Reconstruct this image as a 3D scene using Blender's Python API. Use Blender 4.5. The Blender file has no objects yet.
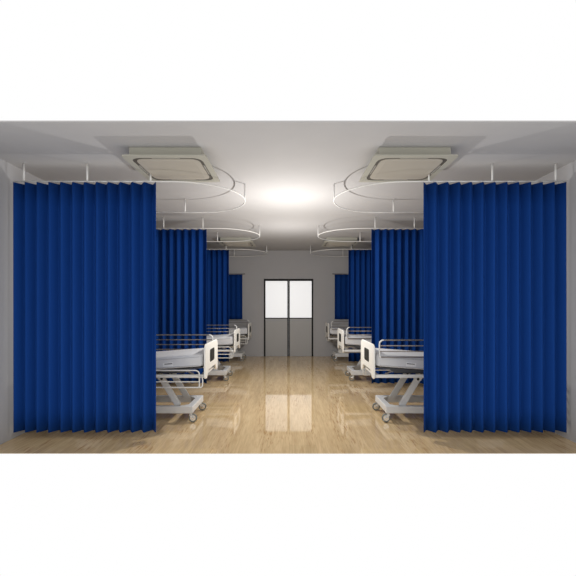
import bpy, bmesh, math, random
from mathutils import Vector, Matrix
PI = math.pi
col = bpy.context.scene.collection
scene = bpy.context.scene

# ------------------------------------------------------------------ helpers
def mat(name, color, rough=0.5, metal=0.0, spec=0.5, emit=None, estr=0.0):
    m = bpy.data.materials.new(name); m.use_nodes = True
    b = m.node_tree.nodes['Principled BSDF']
    b.inputs['Base Color'].default_value = (*color, 1)
    b.inputs['Roughness'].default_value = rough
    b.inputs['Metallic'].default_value = metal
    b.inputs['Specular IOR Level'].default_value = spec
    if emit:
        b.inputs['Emission Color'].default_value = (*emit, 1)
        b.inputs['Emission Strength'].default_value = estr
    return m

def noise_tint(m, scale, amount, stretch=(1, 1, 1), bump=0.0):
    """mottle a material's own colour a little, in object space"""
    nt = m.node_tree; b = nt.nodes['Principled BSDF']
    c = tuple(b.inputs['Base Color'].default_value)
    tc = nt.nodes.new('ShaderNodeTexCoord'); mp = nt.nodes.new('ShaderNodeMapping')
    mp.inputs['Scale'].default_value = stretch
    nz = nt.nodes.new('ShaderNodeTexNoise'); nz.inputs['Scale'].default_value = scale
    nz.inputs['Detail'].default_value = 4
    rp = nt.nodes.new('ShaderNodeValToRGB')
    rp.color_ramp.elements[0].position = 0.3; rp.color_ramp.elements[1].position = 0.7
    rp.color_ramp.elements[0].color = (*[v * (1 - amount) for v in c[:3]], 1)
    rp.color_ramp.elements[1].color = (*[min(1, v * (1 + amount)) for v in c[:3]], 1)
    nt.links.new(tc.outputs['Object'], mp.inputs['Vector'])
    nt.links.new(mp.outputs[0], nz.inputs['Vector'])
    nt.links.new(nz.outputs['Fac'], rp.inputs[0])
    nt.links.new(rp.outputs[0], b.inputs['Base Color'])
    if bump:
        bp = nt.nodes.new('ShaderNodeBump'); bp.inputs['Strength'].default_value = bump
        bp.inputs['Distance'].default_value = 0.002
        nt.links.new(nz.outputs['Fac'], bp.inputs['Height'])
        nt.links.new(bp.outputs[0], b.inputs['Normal'])
    return m

def add_box(bm, x0, x1, y0, y1, z0, z1, bevel=0.0, segs=2, mtx=None):
    t = bmesh.new()
    bmesh.ops.create_cube(t, size=1)
    for v in t.verts:
        v.co = Vector(((x0 + x1) / 2 + v.co.x * (x1 - x0), (y0 + y1) / 2 + v.co.y * (y1 - y0),
                       (z0 + z1) / 2 + v.co.z * (z1 - z0)))
    if bevel:
        bmesh.ops.bevel(t, geom=t.edges[:], offset=bevel, segments=segs, affect='EDGES', profile=0.5)
    merge(bm, t, mtx)

def merge(bm, t, mtx=None, mi=0):
    if mtx is not None: bmesh.ops.transform(t, matrix=mtx, verts=t.verts[:])
    if mi:
        for f in t.faces: f.material_index = mi
    me = bpy.data.meshes.new('tmp'); t.to_mesh(me); t.free()
    bm.from_mesh(me); bpy.data.meshes.remove(me)

def add_tube(bm, pts, r, n=10, closed=False, cap=True):
    pts = [Vector(p) for p in pts]; rings = []; N = len(pts)
    up = None
    for i, p in enumerate(pts):
        if closed: d = (pts[(i + 1) % N] - pts[i - 1]).normalized()
        elif i == 0: d = (pts[1] - p).normalized()
        elif i == N - 1: d = (p - pts[-2]).normalized()
        else: d = ((pts[i + 1] - p).normalized() + (p - pts[i - 1]).normalized()).normalized()
        if up is None:
            up = Vector((0, 0, 1)) if abs(d.z) < 0.9 else Vector((1, 0, 0))
        a = d.cross(up).normalized(); b = a.cross(d).normalized(); up = b
        rings.append([bm.verts.new(p + r * (math.cos(2 * PI * k / n) * a + math.sin(2 * PI * k / n) * b)) for k in range(n)])
    M = N if closed else N - 1
    for i in range(M):
        A, B = rings[i], rings[(i + 1) % N]
        for k in range(n):
            f = bm.faces.new((A[k], A[(k + 1) % n], B[(k + 1) % n], B[k])); f.smooth = True
    if cap and not closed:
        bm.faces.new(rings[0][::-1]); bm.faces.new(rings[-1])

def add_cyl(bm, c, axis, r, h, n=24, r2=None, bevel=0.0):
    t = bmesh.new()
    bmesh.ops.create_cone(t, cap_ends=True, segments=n, radius1=r, radius2=r if r2 is None else r2, depth=h)
    if bevel:
        bmesh.ops.bevel(t, geom=[e for e in t.edges if len([f for f in e.link_faces if len(f.verts) > 4])], offset=bevel, segments=2, affect='EDGES')
    for f in t.faces:
        if len(f.verts) == 4: f.smooth = True
    q = Vector((0, 0, 1)).rotation_difference(Vector(axis)).to_matrix().to_4x4()
    merge(bm, t, Matrix.Translation(Vector(c)) @ q)

def add_prism(bm, poly, x0, x1, axis='x', bevel=0.0):
    """extrude a closed 2-D outline: axis 'x' -> poly is (y,z); axis 'y' -> poly is (x,z); 'z' -> (x,y)"""
    t = bmesh.new()
    def P(p, s):
        return {'x': (s, p[0], p[1]), 'y': (p[0], s, p[1]), 'z': (p[0], p[1], s)}[axis]
    A = [t.verts.new(P(p, x0)) for p in poly]; B = [t.verts.new(P(p, x1)) for p in poly]
    n = len(poly)
    t.faces.new(A); t.faces.new(B[::-1])
    for k in range(n): t.faces.new((A[k], B[k], B[(k + 1) % n], A[(k + 1) % n]))
    bmesh.ops.recalc_face_normals(t, faces=t.faces[:])
    if bevel:
        es = [e for e in t.edges if any(len(f.verts) == n for f in e.link_faces)]
        bmesh.ops.bevel(t, geom=es, offset=bevel, segments=2, affect='EDGES')
    merge(bm, t)

def round_poly(pts, rad, seg=6):
    """round the corners of a polygon"""
    out = []; n = len(pts)
    for i in range(n):
        p = Vector(pts[i]); a = Vector(pts[i - 1]); b = Vector(pts[(i + 1) % n])
        r = rad[i] if isinstance(rad, (list, tuple)) else rad
        if r <= 0: out.append(tuple(p)); continue
        u = (a - p).normalized(); v = (b - p).normalized()
        s = p + u * r; e = p + v * r
        for k in range(seg + 1):
            t = k / seg
            q = s * (1 - t) ** 2 + p * 2 * t * (1 - t) + e * t * t
            out.append(tuple(q))
    return out

def obj(name, bm, m, parent=None):
    me = bpy.data.meshes.new(name); bmesh.ops.recalc_face_normals(bm, faces=bm.faces[:])
    bm.to_mesh(me); bm.free()
    for k in (m if isinstance(m, (list, tuple)) else [m]): me.materials.append(k)
    o = bpy.data.objects.new(name, me); col.objects.link(o)
    if parent: o.parent = parent
    return o

def tag(o, label=None, cat=None, group=None, kind=None):
    for k, v in (('label', label), ('category', cat), ('group', group), ('kind', kind)):
        if v: o[k] = v
    return o

def empty(name, loc=(0, 0, 0), rz=0.0):
    o = bpy.data.objects.new(name, None); col.objects.link(o)
    o.empty_display_size = 0.2; o.location = loc; o.rotation_euler = (0, 0, rz)
    return o

def copy_tree(o, parent=None):
    c = o.copy(); col.objects.link(c)
    c.parent = parent
    for ch in list(o.children): copy_tree(ch, c)
    return c

# ------------------------------------------------------------------ dimensions (metres)
XW, YB, ZC = 3.317, 12.2, 3.28        # half width, back wall, ceiling
YF = 4.241                            # front edge of the floor
YCF = 3.607                           # front edge of the ceiling
ROWS = (4.673, 7.552, 10.394)         # the three curtain rows
BEDS = (5.665, 8.545, 11.425)            # the three beds of each side

# ------------------------------------------------------------------ materials
M = {}
M['ceiling'] = noise_tint(mat('matte_ceiling_paint', (0.475, 0.462, 0.455), 0.8, spec=0.2), 3, 0.015)
M['wall'] = noise_tint(mat('matte_wall_paint', (0.475, 0.467, 0.47), 0.75, spec=0.2), 3, 0.015)
M['white'] = mat('white_enamel', (0.78, 0.77, 0.74), 0.35)
M['rail_white'] = mat('white_track_enamel', (0.80, 0.79, 0.76), 0.4)
M['grey_enamel'] = mat('pale_grey_enamel', (0.72, 0.72, 0.71), 0.38)
M['board'] = mat('off_white_board_plastic', (0.86, 0.84, 0.79), 0.35)
M['dark'] = mat('dark_plastic', (0.022, 0.022, 0.02), 0.6, spec=0.2)
M['deck'] = mat('dark_grey_steel', (0.055, 0.055, 0.058), 0.5)
M['steel'] = mat('brushed_steel', (0.27, 0.245, 0.23), 0.4, metal=0.7)
M['chrome'] = mat('chrome', (0.8, 0.8, 0.8), 0.12, metal=1.0)
M['tyre'] = mat('grey_castor_rubber', (0.20, 0.21, 0.19), 0.35)
M['mattress'] = noise_tint(mat('light_grey_mattress_cover', (0.66, 0.66, 0.67), 0.55), 6, 0.03, bump=0.1)
M['piping'] = mat('grey_mattress_piping', (0.40, 0.40, 0.42), 0.6)
M['tag'] = mat('white_label', (0.82, 0.82, 0.82), 0.5)
M['door_frame'] = mat('charcoal_door_frame', (0.014, 0.0135, 0.0135), 0.6, spec=0.25)
M['door_panel'] = mat('grey_door_panel', (0.47, 0.465, 0.455), 0.5)
M['frost'] = mat('backlit_frosted_glass', (0.7, 0.7, 0.7), 0.4, emit=(1, 1, 1), estr=0.56)
M['ac'] = mat('beige_grey_plastic', (0.43, 0.415, 0.35), 0.5)
M['ac_grille'] = mat('warm_grey_grille', (0.43, 0.395, 0.335), 0.55)
M['ac_slot'] = mat('dark_air_slot', (0.09, 0.08, 0.065), 0.6)
M['flap'] = mat('air_flap_plastic', (0.33, 0.31, 0.27), 0.5)

def curtain_mat():
    m = mat('royal_blue_curtain_fabric', (0.008, 0.048, 0.24), 0.8, spec=0.06)
    nt = m.node_tree; b = nt.nodes['Principled BSDF']
    b.inputs['Sheen Weight'].default_value = 0.0
    tc = nt.nodes.new('ShaderNodeTexCoord'); mp = nt.nodes.new('ShaderNodeMapping')
    mp.inputs['Scale'].default_value = (90, 90, 5)
    nz = nt.nodes.new('ShaderNodeTexNoise'); nz.inputs['Scale'].default_value = 1.2; nz.inputs['Detail'].default_value = 3
    mx = nt.nodes.new('ShaderNodeMix'); mx.data_type = 'RGBA'
    mx.inputs['A'].default_value = (0.0055, 0.040, 0.195, 1); mx.inputs['B'].default_value = (0.0075, 0.048, 0.232, 1)
    nt.links.new(tc.outputs['Object'], mp.inputs['Vector']); nt.links.new(mp.outputs[0], nz.inputs['Vector'])
    nt.links.new(nz.outputs['Fac'], mx.inputs['Factor']); nt.links.new(mx.outputs['Result'], b.inputs['Base Color'])
    return m
M['curtain'] = curtain_mat()

def floor_mat():
    m = mat('polished_maple_floor', (0.5, 0.36, 0.2), 0.045, spec=0.7)
    nt = m.node_tree; L = nt.links; N = nt.nodes; b = N['Principled BSDF']
    tc = N.new('ShaderNodeTexCoord')
    def mapping(sc, rot=0.0):
        mp = N.new('ShaderNodeMapping'); mp.inputs['Scale'].default_value = sc
        mp.inputs['Rotation'].default_value = (0, 0, rot)
        L.new(tc.outputs['Object'], mp.inputs['Vector']); return mp
    def noise(mp, scale, det, rgh=0.5):
        n = N.new('ShaderNodeTexNoise'); n.inputs['Scale'].default_value = scale
        n.inputs['Detail'].default_value = det; n.inputs['Roughness'].default_value = rgh
        L.new(mp.outputs[0], n.inputs['Vector']); return n
    def ramp(src, p0, p1, c0, c1):
        r = N.new('ShaderNodeValToRGB'); e = r.color_ramp.elements
        e[0].position, e[1].position = p0, p1; e[0].color, e[1].color = (*c0, 1), (*c1, 1)
        L.new(src, r.inputs[0]); return r
    def mix(fac, a, bb, typ='MIX'):
        x = N.new('ShaderNodeMix'); x.data_type = 'RGBA'; x.blend_type = typ
        if isinstance(fac, float): x.inputs['Factor'].default_value = fac
        else: L.new(fac, x.inputs['Factor'])
        L.new(a, x.inputs['A'])
        if isinstance(bb, tuple): x.inputs['B'].default_value = (*bb, 1)
        else: L.new(bb, x.inputs['B'])
        return x.outputs['Result']
    broad = ramp(noise(mapping((7, 0.5, 1)), 1.6, 4).outputs['Fac'], 0.3, 0.72, FLOOR_A, FLOOR_B)
    grain = ramp(noise(mapping((40, 2.2, 1)), 1.5, 4, 0.6).outputs['Fac'], 0.3, 0.7, (0.86, 0.83, 0.78), (1.10, 1.11, 1.13))
    c = mix(1.0, broad.outputs[0], grain.outputs[0], 'MULTIPLY')
    # short orange-brown flecks gathered in drifting bands
    fl = ramp(noise(mapping((38, 3.2, 1), 0.06), 1.3, 3, 0.55).outputs['Fac'], 0.53, 0.62, (0, 0, 0), (1, 1, 1))
    bd = ramp(noise(mapping((2.6, 0.5, 1), 0.16), 1.1, 2).outputs['Fac'], 0.47, 0.62, (0.12, 0.12, 0.12), (1, 1, 1))
    fm = mix(1.0, fl.outputs[0], bd.outputs[0], 'MULTIPLY')
    fs = N.new('ShaderNodeMath'); fs.operation = 'MULTIPLY'; fs.inputs[1].default_value = 0.75
    L.new(fm, fs.inputs[0])
    c = mix(fs.outputs[0], c, (0.40, 0.215, 0.075))
    # board tone and thin joints running away from the viewer
    br = N.new('ShaderNodeTexBrick'); mp = mapping((1, 1, 1), PI / 2)
    L.new(mp.outputs[0], br.inputs['Vector'])
    br.inputs['Color1'].default_value = (0.97, 0.97, 0.96, 1); br.inputs['Color2'].default_value = (1.03, 1.02, 1.02, 1)
    br.inputs['Mortar'].default_value = (0.80, 0.77, 0.73, 1)
    br.inputs['Scale'].default_value = 1.0; br.inputs['Mortar Size'].default_value = 0.0012
    br.inputs['Brick Width'].default_value = 1.8; br.inputs['Row Height'].default_value = 0.30
    c = mix(1.0, c, br.outputs['Color'], 'MULTIPLY')
    L.new(c, b.inputs['Base Color'])
    return m
FLOOR_A, FLOOR_B = (0.60, 0.435, 0.235), (0.75, 0.565, 0.325)
M['floor'] = floor_mat()

# ------------------------------------------------------------------ room shell
def struct(name, boxes, m):
    bm = bmesh.new()
    for b in boxes: add_box(bm, *b)
    return tag(obj(name, bm, m), kind='structure')
T = 0.12
DW, DH = 0.765, 2.40                  # door opening half width and height
struct('floor', [(-XW, XW, YF, YB + T, -0.002, 0)], M['floor'])
struct('ceiling', [(-XW, XW, YCF, YB, ZC, ZC + 0.012)], M['ceiling'])
struct('wall_left', [(-XW - T, -XW, YCF, YB + T, -0.012, ZC + 0.012)], M['wall'])
struct('wall_right', [(XW, XW + T, YCF, YB + T, -0.012, ZC + 0.012)], M['wall'])
struct('wall_back', [(-XW, -DW, YB, YB + T, -0.012, ZC + 0.012), (DW, XW, YB, YB + T, -0.012, ZC + 0.012),
                     (-DW, DW, YB, YB + T, DH, ZC + 0.012)], M['wall'])

# double door at the end of the aisle
door = tag(empty('door_1', (0, YB + 0.03, 0)), 'grey double door with charcoal frame and two lit frosted panes', 'door', kind='structure')
bm = bmesh.new()
add_box(bm, -DW, -DW + 0.028, -0.045, 0.06, 0.0, DH, 0.003)
add_box(bm, DW - 0.028, DW, -0.045, 0.06, 0.0, DH, 0.003)
add_box(bm, -DW, DW, -0.045, 0.06, DH - 0.045, DH, 0.003)
obj('door_frame', bm, M['door_frame'], door)
for s in (-1, 1):
    def X(a, b): return (min(s * a, s * b), max(s * a, s * b))
    bm = bmesh.new()
    add_box(bm, *X(0.0008, 0.735), -0.006, 0.03, 0.0006, 1.19, 0.002)
    leaf = obj('door_leaf', bm, M['door_panel'], door)
    bm = bmesh.new()
    add_box(bm, *X(0.001, 0.037), -0.018, 0.034, 0.0006, 2.352, 0.002)
    add_box(bm, *X(0.716, 0.7365), -0.012, 0.034, 0.0006, 2.352, 0.002)
    add_box(bm, *X(0.037, 0.716), -0.014, 0.034, 1.165, 1.196, 0.002)
    add_box(bm, *X(0.037, 0.716), -0.014, 0.034, 2.335, 2.352, 0.002)
    obj('stile_and_rail_trim', bm, M['door_frame'], leaf)
    bm = bmesh.new()
    add_box(bm, *X(0.037, 0.716), 0.0, 0.016, 1.196, 2.335)
    obj('glass_pane', bm, M['frost'], leaf)

# ------------------------------------------------------------------ privacy curtains
def pleated(width, z0, z1, period, amp, sharp=0.985, nz=10, seg=10, seed=1, drift=0.0):
    """pleated cloth from x=0 (outer side) to x=width, starting at a near fold"""
    bm = bmesh.new(); n = int(round(width / period * seg)); grid = []
    rnd = random.Random(seed); off = [rnd.uniform(-1, 1) for _ in range(60)]
    for i in range(n + 1):
        t = i / seg; x = width * i / n
        tri = math.asin(sharp * math.cos(2 * PI * t)) / math.asin(sharp)
        k = int(t); rowv = []
        for j in range(nz + 1):
            h = j / nz; z = z0 + (z1 - z0) * h
            w = drift * (1 - h) * (off[k] * (1 - (t - k)) + off[k + 1] * (t - k))
            rowv.append(bm.verts.new((x + w, -amp * tri * (1 + 0.04 * off[k + 7] * (1 - h)), z)))
        grid.append(rowv)
    for i in range(n):
        for j in range(nz):
            f = bm.faces.new((grid[i][j], grid[i + 1][j], grid[i + 1][j + 1], grid[i][j + 1])); f.smooth = True
    return bm

def solid(o, th):
    md = o.modifiers.new('thickness', 'SOLIDIFY'); md.thickness = th; md.offset = 0
    return o

CW = 1.678; P = CW / 12
def mirror_bm(bm):
    for v in bm.verts: v.co.x = -v.co.x
    bmesh.ops.reverse_faces(bm, faces=bm.faces[:])
    return bm
ROWTXT = ('in front of the nearest bed', 'between nearest and middle bed', 'between middle and farthest bed')
protoC = {}
for side, sx in (('left', -1), ('right', 1)):
    for i, y in enumerate(ROWS):
        if side not in protoC:
            bm = pleated(CW, 0.10, 3.045, P, 0.05, seed=3 + sx, drift=0.004)
            if sx > 0: mirror_bm(bm)
            o = solid(obj('privacy_curtain', bm, M['curtain']), 0.003); protoC[side] = o
        else:
            o = protoC[side].copy(); col.objects.link(o)
        o.location = (sx * 3.250, y, 0)
        lead = ('full width blue pleated curtain', 'half hidden blue pleated curtain', 'mostly hidden blue pleated curtain')[i]
        tag(o, f'{lead} {ROWTXT[i]} on the {side} side', 'curtain', 'blue privacy curtains')

# U-shaped curtain tracks
ZR = 3.067; RR = 0.785; XC = 1.405
def make_track(sx):
    root = empty('curtain_track')
    pts = [(sx * 3.29, 0, ZR), (sx * XC, 0, ZR)]
    for k in range(1, 36):
        a = PI * k / 36
        pts.append((sx * (XC - RR * math.sin(a)), RR - RR * math.cos(a), ZR))
    pts += [(sx * XC, 2 * RR, ZR), (sx * 3.29, 2 * RR, ZR)]
    bm = bmesh.new(); add_tube(bm, pts, 0.0085, 8)
    obj('rail', bm, M['rail_white'], root)
    return root
def make_posts(root, sx, row):
    spots = [(3.158, 0), (2.405, 0), (1.653, 0), (XC - RR, RR), (1.653, 2 * RR), (2.405, 2 * RR), (3.158, 2 * RR)]
    for k, (x, y) in enumerate(spots):
        top = 3.156 if (row != 1 and k == 2) else ZC - 0.0005
        bm = bmesh.new(); add_cyl(bm, (sx * x, y, (ZR + 0.008 + top) / 2), (0, 0, 1), 0.0105, top - ZR - 0.008, 12)
        obj('hanger_rod', bm, M['rail_white'], root)
for side, sx in (('left', -1), ('right', 1)):
    for i, y in enumerate(ROWS):
        r = make_track(sx); make_posts(r, sx, i); r.location = (0, y, 0)
        w = ('nearest', 'middle', 'farthest')[i]
        tag(r, f'{("large", "mid-sized looking", "small looking")[i]} white U-shaped ceiling track around the {w} {side} bed', 'curtain rail', 'white U-shaped curtain tracks')

# short curtains on the back wall
for side, sx in (('left', -1), ('right', 1)):
    bm = pleated(1.55, 1.155, 2.53, 0.155, 0.022, seed=9)
    if sx > 0: mirror_bm(bm)
    o = solid(obj('short_curtain', bm, M['curtain']), 0.003); o.location = (sx * 2.97, 12.125, 0)
    tag(o, f'short dark blue curtain on the back wall, {side} of the door', 'curtain', 'short curtains on the back wall')
    rod = empty('curtain_rod', (sx * 2.2, 12.125, 2.545))
    bm = bmesh.new(); add_tube(bm, [(-0.82, 0, 0), (0.82, 0, 0)], 0.010, 10)
    obj('rod', bm, M['steel'], rod)
    for e in (-1, 1):
        bm = bmesh.new(); add_cyl(bm, (e * 0.835, 0, 0), (1, 0, 0), 0.018, 0.03, 14, bevel=0.004); obj('finial', bm, M['steel'], rod)
        bm = bmesh.new(); add_box(bm, e * 0.79 - 0.008, e * 0.79 + 0.008, 0.0, 0.0745, -0.01, 0.01, 0.002); obj('bracket', bm, M['steel'], rod)
    tag(rod, f'thin grey metal rod of the short curtain, {side} of the door', 'curtain rod', 'rods of the short curtains')

# ------------------------------------------------------------------ ceiling air conditioners
def rrect(hx, hy, r, seg=8):
    return round_poly([(-hx, -hy), (hx, -hy), (hx, hy), (-hx, hy)], r, seg)
def ring_prism(bm, outer, inner, z0, z1):
    t = bmesh.new(); n = len(outer)
    V = [[t.verts.new((p[0], p[1], z)) for p in poly] for poly, z in ((outer, z0), (outer, z1), (inner, z0), (inner, z1))]
    for k in range(n):
        j = (k + 1) % n
        t.faces.new((V[0][k], V[0][j], V[1][j], V[1][k])); t.faces.new((V[2][j], V[2][k], V[3][k], V[3][j]))
        t.faces.new((V[0][j], V[0][k], V[2][k], V[2][j])); t.faces.new((V[1][k], V[1][j], V[3][j], V[3][k]))
    merge(bm, t)
def make_ac():
    root = empty('ceiling_air_conditioner')
    bm = bmesh.new(); add_box(bm, -0.385, 0.385, -0.385, 0.385, 0.013, 0.1165, 0.006); obj('casing', bm, M['ac'], root)
    o_, s0, s1 = rrect(0.445, 0.445, 0.03), rrect(0.382, 0.382, 0.13), rrect(0.344, 0.344, 0.11)
    bm = bmesh.new(); ring_prism(bm, o_, s0, 0.0, 0.014); obj('fascia', bm, M['ac'], root)
    bm = bmesh.new(); ring_prism(bm, s0, s1, 0.007, 0.0125); obj('air_slot', bm, M['ac_slot'], root)
    for k in range(4):
        bm = bmesh.new(); q = Matrix.Rotation(k * PI / 2, 4, 'Z')
        add_box(bm, -0.15, 0.15, -0.010, 0.010, -0.0015, 0.0015, 0.0007, 1,
                q @ Matrix.Translation((0, -0.363, 0.003)) @ Matrix.Rotation(0.15, 4, 'X'))
        obj('air_flap', bm, M['flap'], root)
    bm = bmesh.new()
    add_prism(bm, s1, 0.001, 0.0128, 'z', 0.003)
    gr = obj('intake_panel', bm, M['ac_grille'], root)
    bm = bmesh.new()
    for k in range(-8, 9):
        add_box(bm, -0.285, 0.285, k * 0.033 - 0.006, k * 0.033 + 0.006, -0.0006, 0.003, 0.0004, 1)
    obj('grille_slats', bm, M['ac_grille'], gr)
    return root
ac = make_ac(); first = True
for side, sx in (('left', -1), ('right', 1)):
    for y, nm in ((4.565, 'above the nearest'), (10.2, 'far back above the rear')):
        r = ac if first else copy_tree(ac); first = False
        r.location = (sx * 1.327, y, ZC - 0.117)
        tag(r, f'square beige ceiling air conditioner {nm} curtain row, {side} side', 'air conditioner', 'ceiling air conditioners')

# ------------------------------------------------------------------ hospital beds
def bar(bm, a, b, w, h, bevel=0.006):
    """rectangular tube from a to b, in the x-z plane mostly"""
    a, b = Vector(a), Vector(b); d = b - a
    t = bmesh.new(); bmesh.ops.create_cube(t, size=1)
    for v in t.verts: v.co = Vector((v.co.x * d.length, v.co.y * w, v.co.z * h))
    if bevel: bmesh.ops.bevel(t, geom=t.edges[:], offset=bevel, segments=2, affect='EDGES')
    q = Vector((1, 0, 0)).rotation_difference(d.normalized()).to_matrix().to_4x4()
    merge(bm, t, Matrix.Translation((a + b) / 2) @ q)

def arc(cx, cz, r, a0, a1, y, n=7):
    return [(cx + r * math.cos(a0 + (a1 - a0) * k / n), y, cz + r * math.sin(a0 + (a1 - a0) * k / n)) for k in range(n + 1)]

def make_bed():
    root = empty('hospital_bed')
    # wheeled base
    bm = bmesh.new()
    for s in (-1, 1): add_box(bm, -1.95, -0.17, s * 0.30 - 0.035, s * 0.30 + 0.035, 0.128, 0.226, 0.010)
    for x in (-0.215, -1.90): add_box(bm, x - 0.045, x + 0.045, -0.33, 0.33, 0.135, 0.224, 0.010)
    for x in (-0.215, -1.90):
        for s in (-1, 1):       # chamfered gussets in the corners
            d = -1 if x > -1 else 1
            add_prism(bm, [(x, s * 0.30), (x + d * 0.17, s * 0.30), (x, s * 0.15)], 0.14, 0.218, 'z')
    add_box(bm, -1.28, -1.20, -0.29, 0.29, 0.15, 0.20, 0.006)
    obj('base_frame', bm, M['grey_enamel'], root).location.x = -0.025
    for x in (-0.205, -1.915):
        for s in (-1, 1):
            bm = bmesh.new(); y = s * 0.30
            add_cyl(bm, (x, y, 0.118), (0, 0, 1), 0.018, 0.03, 14)
            for e in (-1, 1):
                add_prism(bm, round_poly([(x - 0.022, 0.108), (x + 0.022, 0.108), (x + 0.040, 0.055), (x + 0.018, 0.052)], 0.006, 3),
                          y + e * 0.020 - 0.003, y + e * 0.020 + 0.003, 'y')
            add_box(bm, x - 0.022, x + 0.022, y - 0.023, y + 0.023, 0.100, 0.109, 0.002)
            c = obj('caster', bm, M['white'], root); c.location.x = -0.025
            t = bmesh.new(); wx = x + 0.028
            ring = [(wx + 0.048 * math.cos(2 * PI * k / 28), y, 0.0605 + 0.048 * math.sin(2 * PI * k / 28)) for k in range(28)]
            add_tube(t, ring, 0.012, 10, closed=True)
            obj('wheel', t, M['tyre'], c)
            t = bmesh.new(); add_cyl(t, (wx, y, 0.0605), (0, 1, 0), 0.042, 0.016, 28, bevel=0.003)
            obj('wheel_disc', t, M['chrome'], c)
            t = bmesh.new(); add_cyl(t, (wx, y, 0.0605), (0, 1, 0), 0.017, 0.052, 18, bevel=0.003)
            obj('hub_cap', t, M['chrome'], c)
    # four parallel lifting arms
    for x0 in (-0.42, -1.36):
        for y in (-0.225, 0.255):
            bm = bmesh.new(); bar(bm, (x0, y, 0.21), (x0 - 0.245, y, 0.61), 0.045, 0.082, 0.008)
            a = obj('lift_arm', bm, M['grey_enamel'], root)
            bm = bmesh.new()
            add_cyl(bm, (x0 - 0.225, y, 0.585), (0, 1, 0), 0.022, 0.062, 16, bevel=0.003)
            obj('pivot_pin', bm, M['dark'], a)
    # upper frame
    bm = bmesh.new()
    for s in (-1, 1): add_box(bm, -2.11, -0.028, s * 0.41 - 0.018, s * 0.41 + 0.018, 0.628, 0.672, 0.006)
    for x in (-0.06, -0.68, -1.25, -1.62, -2.08): add_box(bm, x - 0.022, x + 0.022, -0.41, 0.41, 0.632, 0.668, 0.005)
    for x0 in (-0.665, -1.605):
        for y in (-0.225, 0.255):
            add_prism(bm, [(x0 - 0.06, 0.64), (x0 + 0.11, 0.64), (x0 + 0.05, 0.565), (x0 - 0.02, 0.565)], y - 0.03, y - 0.024, 'y')
            add_prism(bm, [(x0 - 0.06, 0.64), (x0 + 0.11, 0.64), (x0 + 0.05, 0.565), (x0 - 0.02, 0.565)], y + 0.024, y + 0.03, 'y')
    obj('upper_frame', bm, M['white'], root)
    # drive motor under the deck
    bm = bmesh.new()
    bar(bm, (-0.80, 0.02, 0.55), (-1.22, 0.02, 0.58), 0.05, 0.05); add_box(bm, -1.34, -1.20, -0.05, 0.09, 0.52, 0.63, 0.015)
    obj('drive_motor', bm, M['deck'], root)
    # tilted mattress platform and its linkage
    bm = bmesh.new()
    prof = [(-0.05, 0.770), (-0.05, 0.752), (-0.22, 0.738), (-0.30, 0.692), (-2.07, 0.684), (-2.07, 0.700), (-1.00, 0.700)]
    for s in (-1, 1): add_prism(bm, prof, s * 0.385 - 0.012, s * 0.385 + 0.012, 'y')
    for k in range(24):
        x = -0.09 - k * 0.085
        zt = (0.770 - ( -0.05 - x) * (0.07 / 0.95)) if x > -1.0 else 0.700
        add_box(bm, x - 0.028, x + 0.028, -0.385, 0.385, zt - 0.016, zt - 0.002, 0.002, 1)
    obj('mattress_platform', bm, M['deck'], root)
    for s in (-1, 1):
        bm = bmesh.new(); y = s * 0.36
        add_tube(bm, [(-0.18, y, 0.668), (-0.27, y, 0.712), (-0.36, y, 0.70)], 0.011, 8)
        add_cyl(bm, (-0.27, y, 0.712), (0, 1, 0), 0.020, 0.024, 14)
        add_cyl(bm, (-0.19, y, 0.672), (0, 1, 0), 0.016, 0.024, 14)
        obj('tilt_linkage', bm, M['steel'], root)
        bm = bmesh.new()
        add_tube(bm, [(-0.30, y, 0.690), (-0.52, y, 0.688), (-1.02, y, 0.688)], 0.013, 8)
        for k in range(4): add_box(bm, -0.62 - k * 0.055, -0.59 - k * 0.055, y - 0.016, y + 0.016, 0.675, 0.709, 0.003)
        obj('ratchet_bar', bm, M['dark'], root)
    # mattress: foot end raised a little
    def ztop(x): return 0.952 - (-0.045 - x) * 0.075 if x > -1.0 else 0.952 - 0.955 * 0.075
    t = bmesh.new(); xs = [-0.045, -0.09, -0.3, -0.55, -0.8, -1.0, -1.2, -1.5, -1.8, -2.02, -2.065]
    S = []
    hw, th = 0.415, 0.172
    sec = round_poly([(-hw, 0), (hw, 0), (hw, -th), (-hw, -th)], [0.05, 0.05, 0.025, 0.025], 5)
    for i, x in enumerate(xs):
        k = 0.965 if i in (0, len(xs) - 1) else 1.0
        S.append([t.verts.new((x, p[0] * k, ztop(x) + (-th / 2 + (p[1] + th / 2) * (0.90 if k < 1 else 1)))) for p in sec])
    n = len(sec)
    for i in range(len(xs) - 1):
        for k in range(n):
            f = t.faces.new((S[i][k], S[i][(k + 1) % n], S[i + 1][(k + 1) % n], S[i + 1][k])); f.smooth = True
    t.faces.new(S[0]); t.faces.new(S[-1][::-1])
    mt = obj('mattress', t, M['mattress'], root)
    for dz in (-0.012, -th + 0.02):
        t = bmesh.new()
        lo = [(x, -hw - 0.0005, ztop(x) + dz - (0.03 if dz > -0.05 else 0)) for x in xs[1:-1]]
        hi = [(x, hw + 0.0005, ztop(x) + dz - (0.03 if dz > -0.05 else 0)) for x in xs[1:-1]][::-1]
        add_tube(t, lo, 0.003, 6); add_tube(t, hi, 0.003, 6)
        obj('piping', t, M['piping'], mt)
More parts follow.
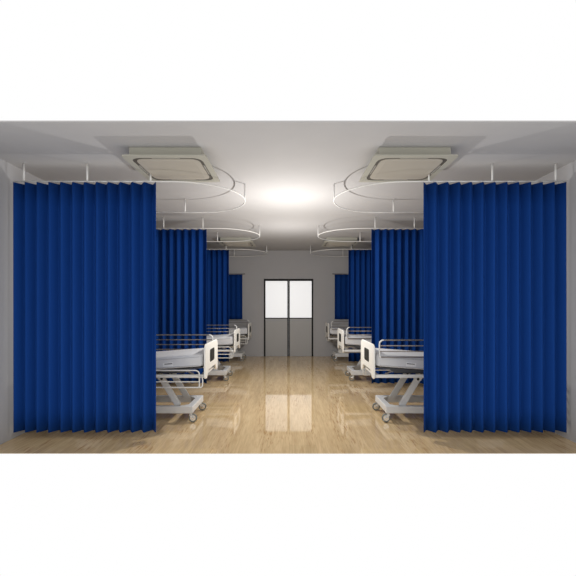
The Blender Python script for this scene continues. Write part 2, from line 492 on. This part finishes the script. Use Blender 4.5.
    for s in (-1, 1):
        t = bmesh.new(); y = s * (hw + 0.001)
        add_prism(t, [(-0.44, 0.835), (-0.44, 0.785), (-0.575, 0.775), (-0.575, 0.825)], y - 0.001, y + 0.001, 'y')
        lb = obj('mattress_label', t, M['tag'], mt)
        t = bmesh.new(); y = s * (hw + 0.0025)
        add_prism(t, [(-0.45, 0.821), (-0.45, 0.812), (-0.555, 0.804), (-0.555, 0.813)], y - 0.0006, y + 0.0006, 'y')
        tag(obj('label_print', t, M['dark'], lb), 'dark printed line')
    # side rails: raised on +y, folded down on -y
    for y, dz in ((0.450, 0.0), (-0.462, -0.40)):
        zt, zb = 1.134 + dz, 0.909 + dz; x1, x0 = -0.078, -1.45; r = 0.055; rb = 0.02
        loop = (arc(x1 - r, zt - r, r, 0, PI / 2, y) + [(-0.4, y, zt), (-0.8, y, zt), (-1.2, y, zt)] + arc(x0 + r, zt - r, r, PI / 2, PI, y)
                + arc(x0 + rb, zb + rb, rb, PI, 1.5 * PI, y, 4) + [(-1.2, y, zb), (-0.8, y, zb), (-0.4, y, zb)] + arc(x1 - rb, zb + rb, rb, 1.5 * PI, 2 * PI, y, 4))
        bm = bmesh.new(); add_tube(bm, loop, 0.0095, 10, closed=True)
        if dz == 0:
            for f in bm.faces:
                if x0 + r < f.calc_center_median().x < x1 - r: f.material_index = 1
        sr = obj('side_rail', bm, [M['white'], M['steel']], root)
        for k in (1, 2):
            z = zt + (zb - zt) * k / 3
            bm = bmesh.new(); add_tube(bm, [(x1, y, z), (x0, y, z)], 0.0075, 8)
            obj('rail_bar', bm, M['steel'] if dz == 0 else M['white'], sr)
        for x in (-1.03, -1.32):
            bm = bmesh.new()
            if dz: add_tube(bm, [(x, -0.42, 0.65), (x, y + 0.012, 0.65), (x, y + 0.012, zb)], 0.009, 8)
            else: add_tube(bm, [(x, 0.42, 0.65), (x, y - 0.012, 0.65), (x, y - 0.012, zb + 0.08)], 0.009, 8)
            obj('support_arm', bm, M['white'], sr)
        if dz:
            bm = bmesh.new()
            add_tube(bm, [(-0.10, y, zb)] + arc(-0.068, zb + 0.03, 0.03, -PI / 2, 0, y, 5) + [(-0.034, y, 0.60), (-0.045, y, 0.66), (-0.045, y + 0.06, 0.66)], 0.0085, 10)
            obj('release_handle', bm, M['white'], sr)
    # foot and head boards with a recessed handle
    def board(name, x0, x1, z_top, zb):
        hw = 0.455
        pts = [(-hw, zb + 0.02), (-hw, z_top - 0.045), (-hw + 0.07, z_top), (hw - 0.07, z_top), (hw, z_top - 0.045), (hw, zb + 0.02),
               (hw - 0.035, zb), (hw - 0.11, zb), (hw - 0.19, zb + 0.095), (-hw + 0.19, zb + 0.095), (-hw + 0.11, zb), (-hw + 0.035, zb)]
        rad = [0.015, 0.03, 0.03, 0.03, 0.03, 0.015, 0.015, 0.03, 0.04, 0.04, 0.03, 0.015]
        bm = bmesh.new(); add_prism(bm, round_poly(pts, rad, 5), x0, x1, 'x', 0.006)
        b = obj(name, bm, M['board'], root)
        cz = z_top - 0.188
        for xf, d in ((x0, -1), (x1, 1)):
            bm = bmesh.new(); o_ = [(p[0], cz + p[1]) for p in rrect(0.165, 0.088, 0.045, 6)]
            add_prism(bm, o_, xf - 0.003, xf + 0.003, 'x', 0.001)
            h = tag(obj('handle_recess', bm, M['dark'], b), 'dark rounded handle recess')
            bm = bmesh.new()
            add_prism(bm, [(p[0], cz + p[1]) for p in rrect(0.075, 0.06, 0.015, 3)], xf + d * 0.003 - 0.002, xf + d * 0.003 + 0.002, 'x')
            obj('grip_plate', bm, M['dark'], h)
        return b
    board('footboard', -0.022, 0.002, 1.075, 0.612)
    board('headboard', -2.135, -2.105, 1.18, 0.612)
    return root

bed = make_bed(); first = True
for side, sx in (('left', -1), ('right', 1)):
    for i, y in enumerate(BEDS):
        r = bed if first else copy_tree(bed); first = False
        r.location = (sx * 1.114, y, 0); r.rotation_euler = (0, 0, 0 if sx < 0 else PI)
        desc = {('left', 0): 'white hospital bed, side rail folded down, largest on the left, behind the front curtain',
                ('left', 1): 'white hospital bed in the middle of the three beds left of the aisle',
                ('left', 2): 'small looking white hospital bed farthest back on the left, near the back wall',
                ('right', 0): 'white hospital bed, side rail raised, largest on the right, behind the front curtain',
                ('right', 1): 'white hospital bed in the middle of the three beds right of the aisle',
                ('right', 2): 'small looking white hospital bed farthest back on the right, near the back wall'}[(side, i)]
        tag(r, desc, 'hospital bed', 'hospital beds along both walls')

# ------------------------------------------------------------------ light
w = bpy.data.worlds.new('white_surround'); scene.world = w; w.use_nodes = True
w.node_tree.nodes['Background'].inputs[0].default_value = (1, 1, 1, 1)
w.node_tree.nodes['Background'].inputs[1].default_value = 1.0
for ly, lz, e in ((6.1, 2.08, 112), (8.4, 2.05, 62)):  # second entry is an added fill, brightening the back wall and beds
    l = bpy.data.lights.new('ward_lamp_or_fill', 'POINT'); l.energy = e; l.color = (1.0, 0.985, 0.965); l.shadow_soft_size = 0.0
    lo = bpy.data.objects.new('ward_lamp_or_fill', l); lo.location = (0, ly, lz); col.objects.link(lo)

# ------------------------------------------------------------------ camera
cam = bpy.data.cameras.new('camera'); co = bpy.data.objects.new('camera', cam); col.objects.link(co)
co.location = (-0.023, 0, 1.606); co.rotation_euler = (PI / 2, 0, 0)
cam.sensor_width = 36; cam.lens = 393.5 / 576 * 36
cam.shift_x = (288 - 287.8) / 576; cam.shift_y = (304.5 - 288) / 576
cam.clip_start = 0.05; cam.clip_end = 100
scene.camera = co
vs = scene.view_settings
vs.view_transform = 'Standard'; vs.look = 'None'; vs.exposure = 0; vs.gamma = 1; vs.use_curve_mapping = False
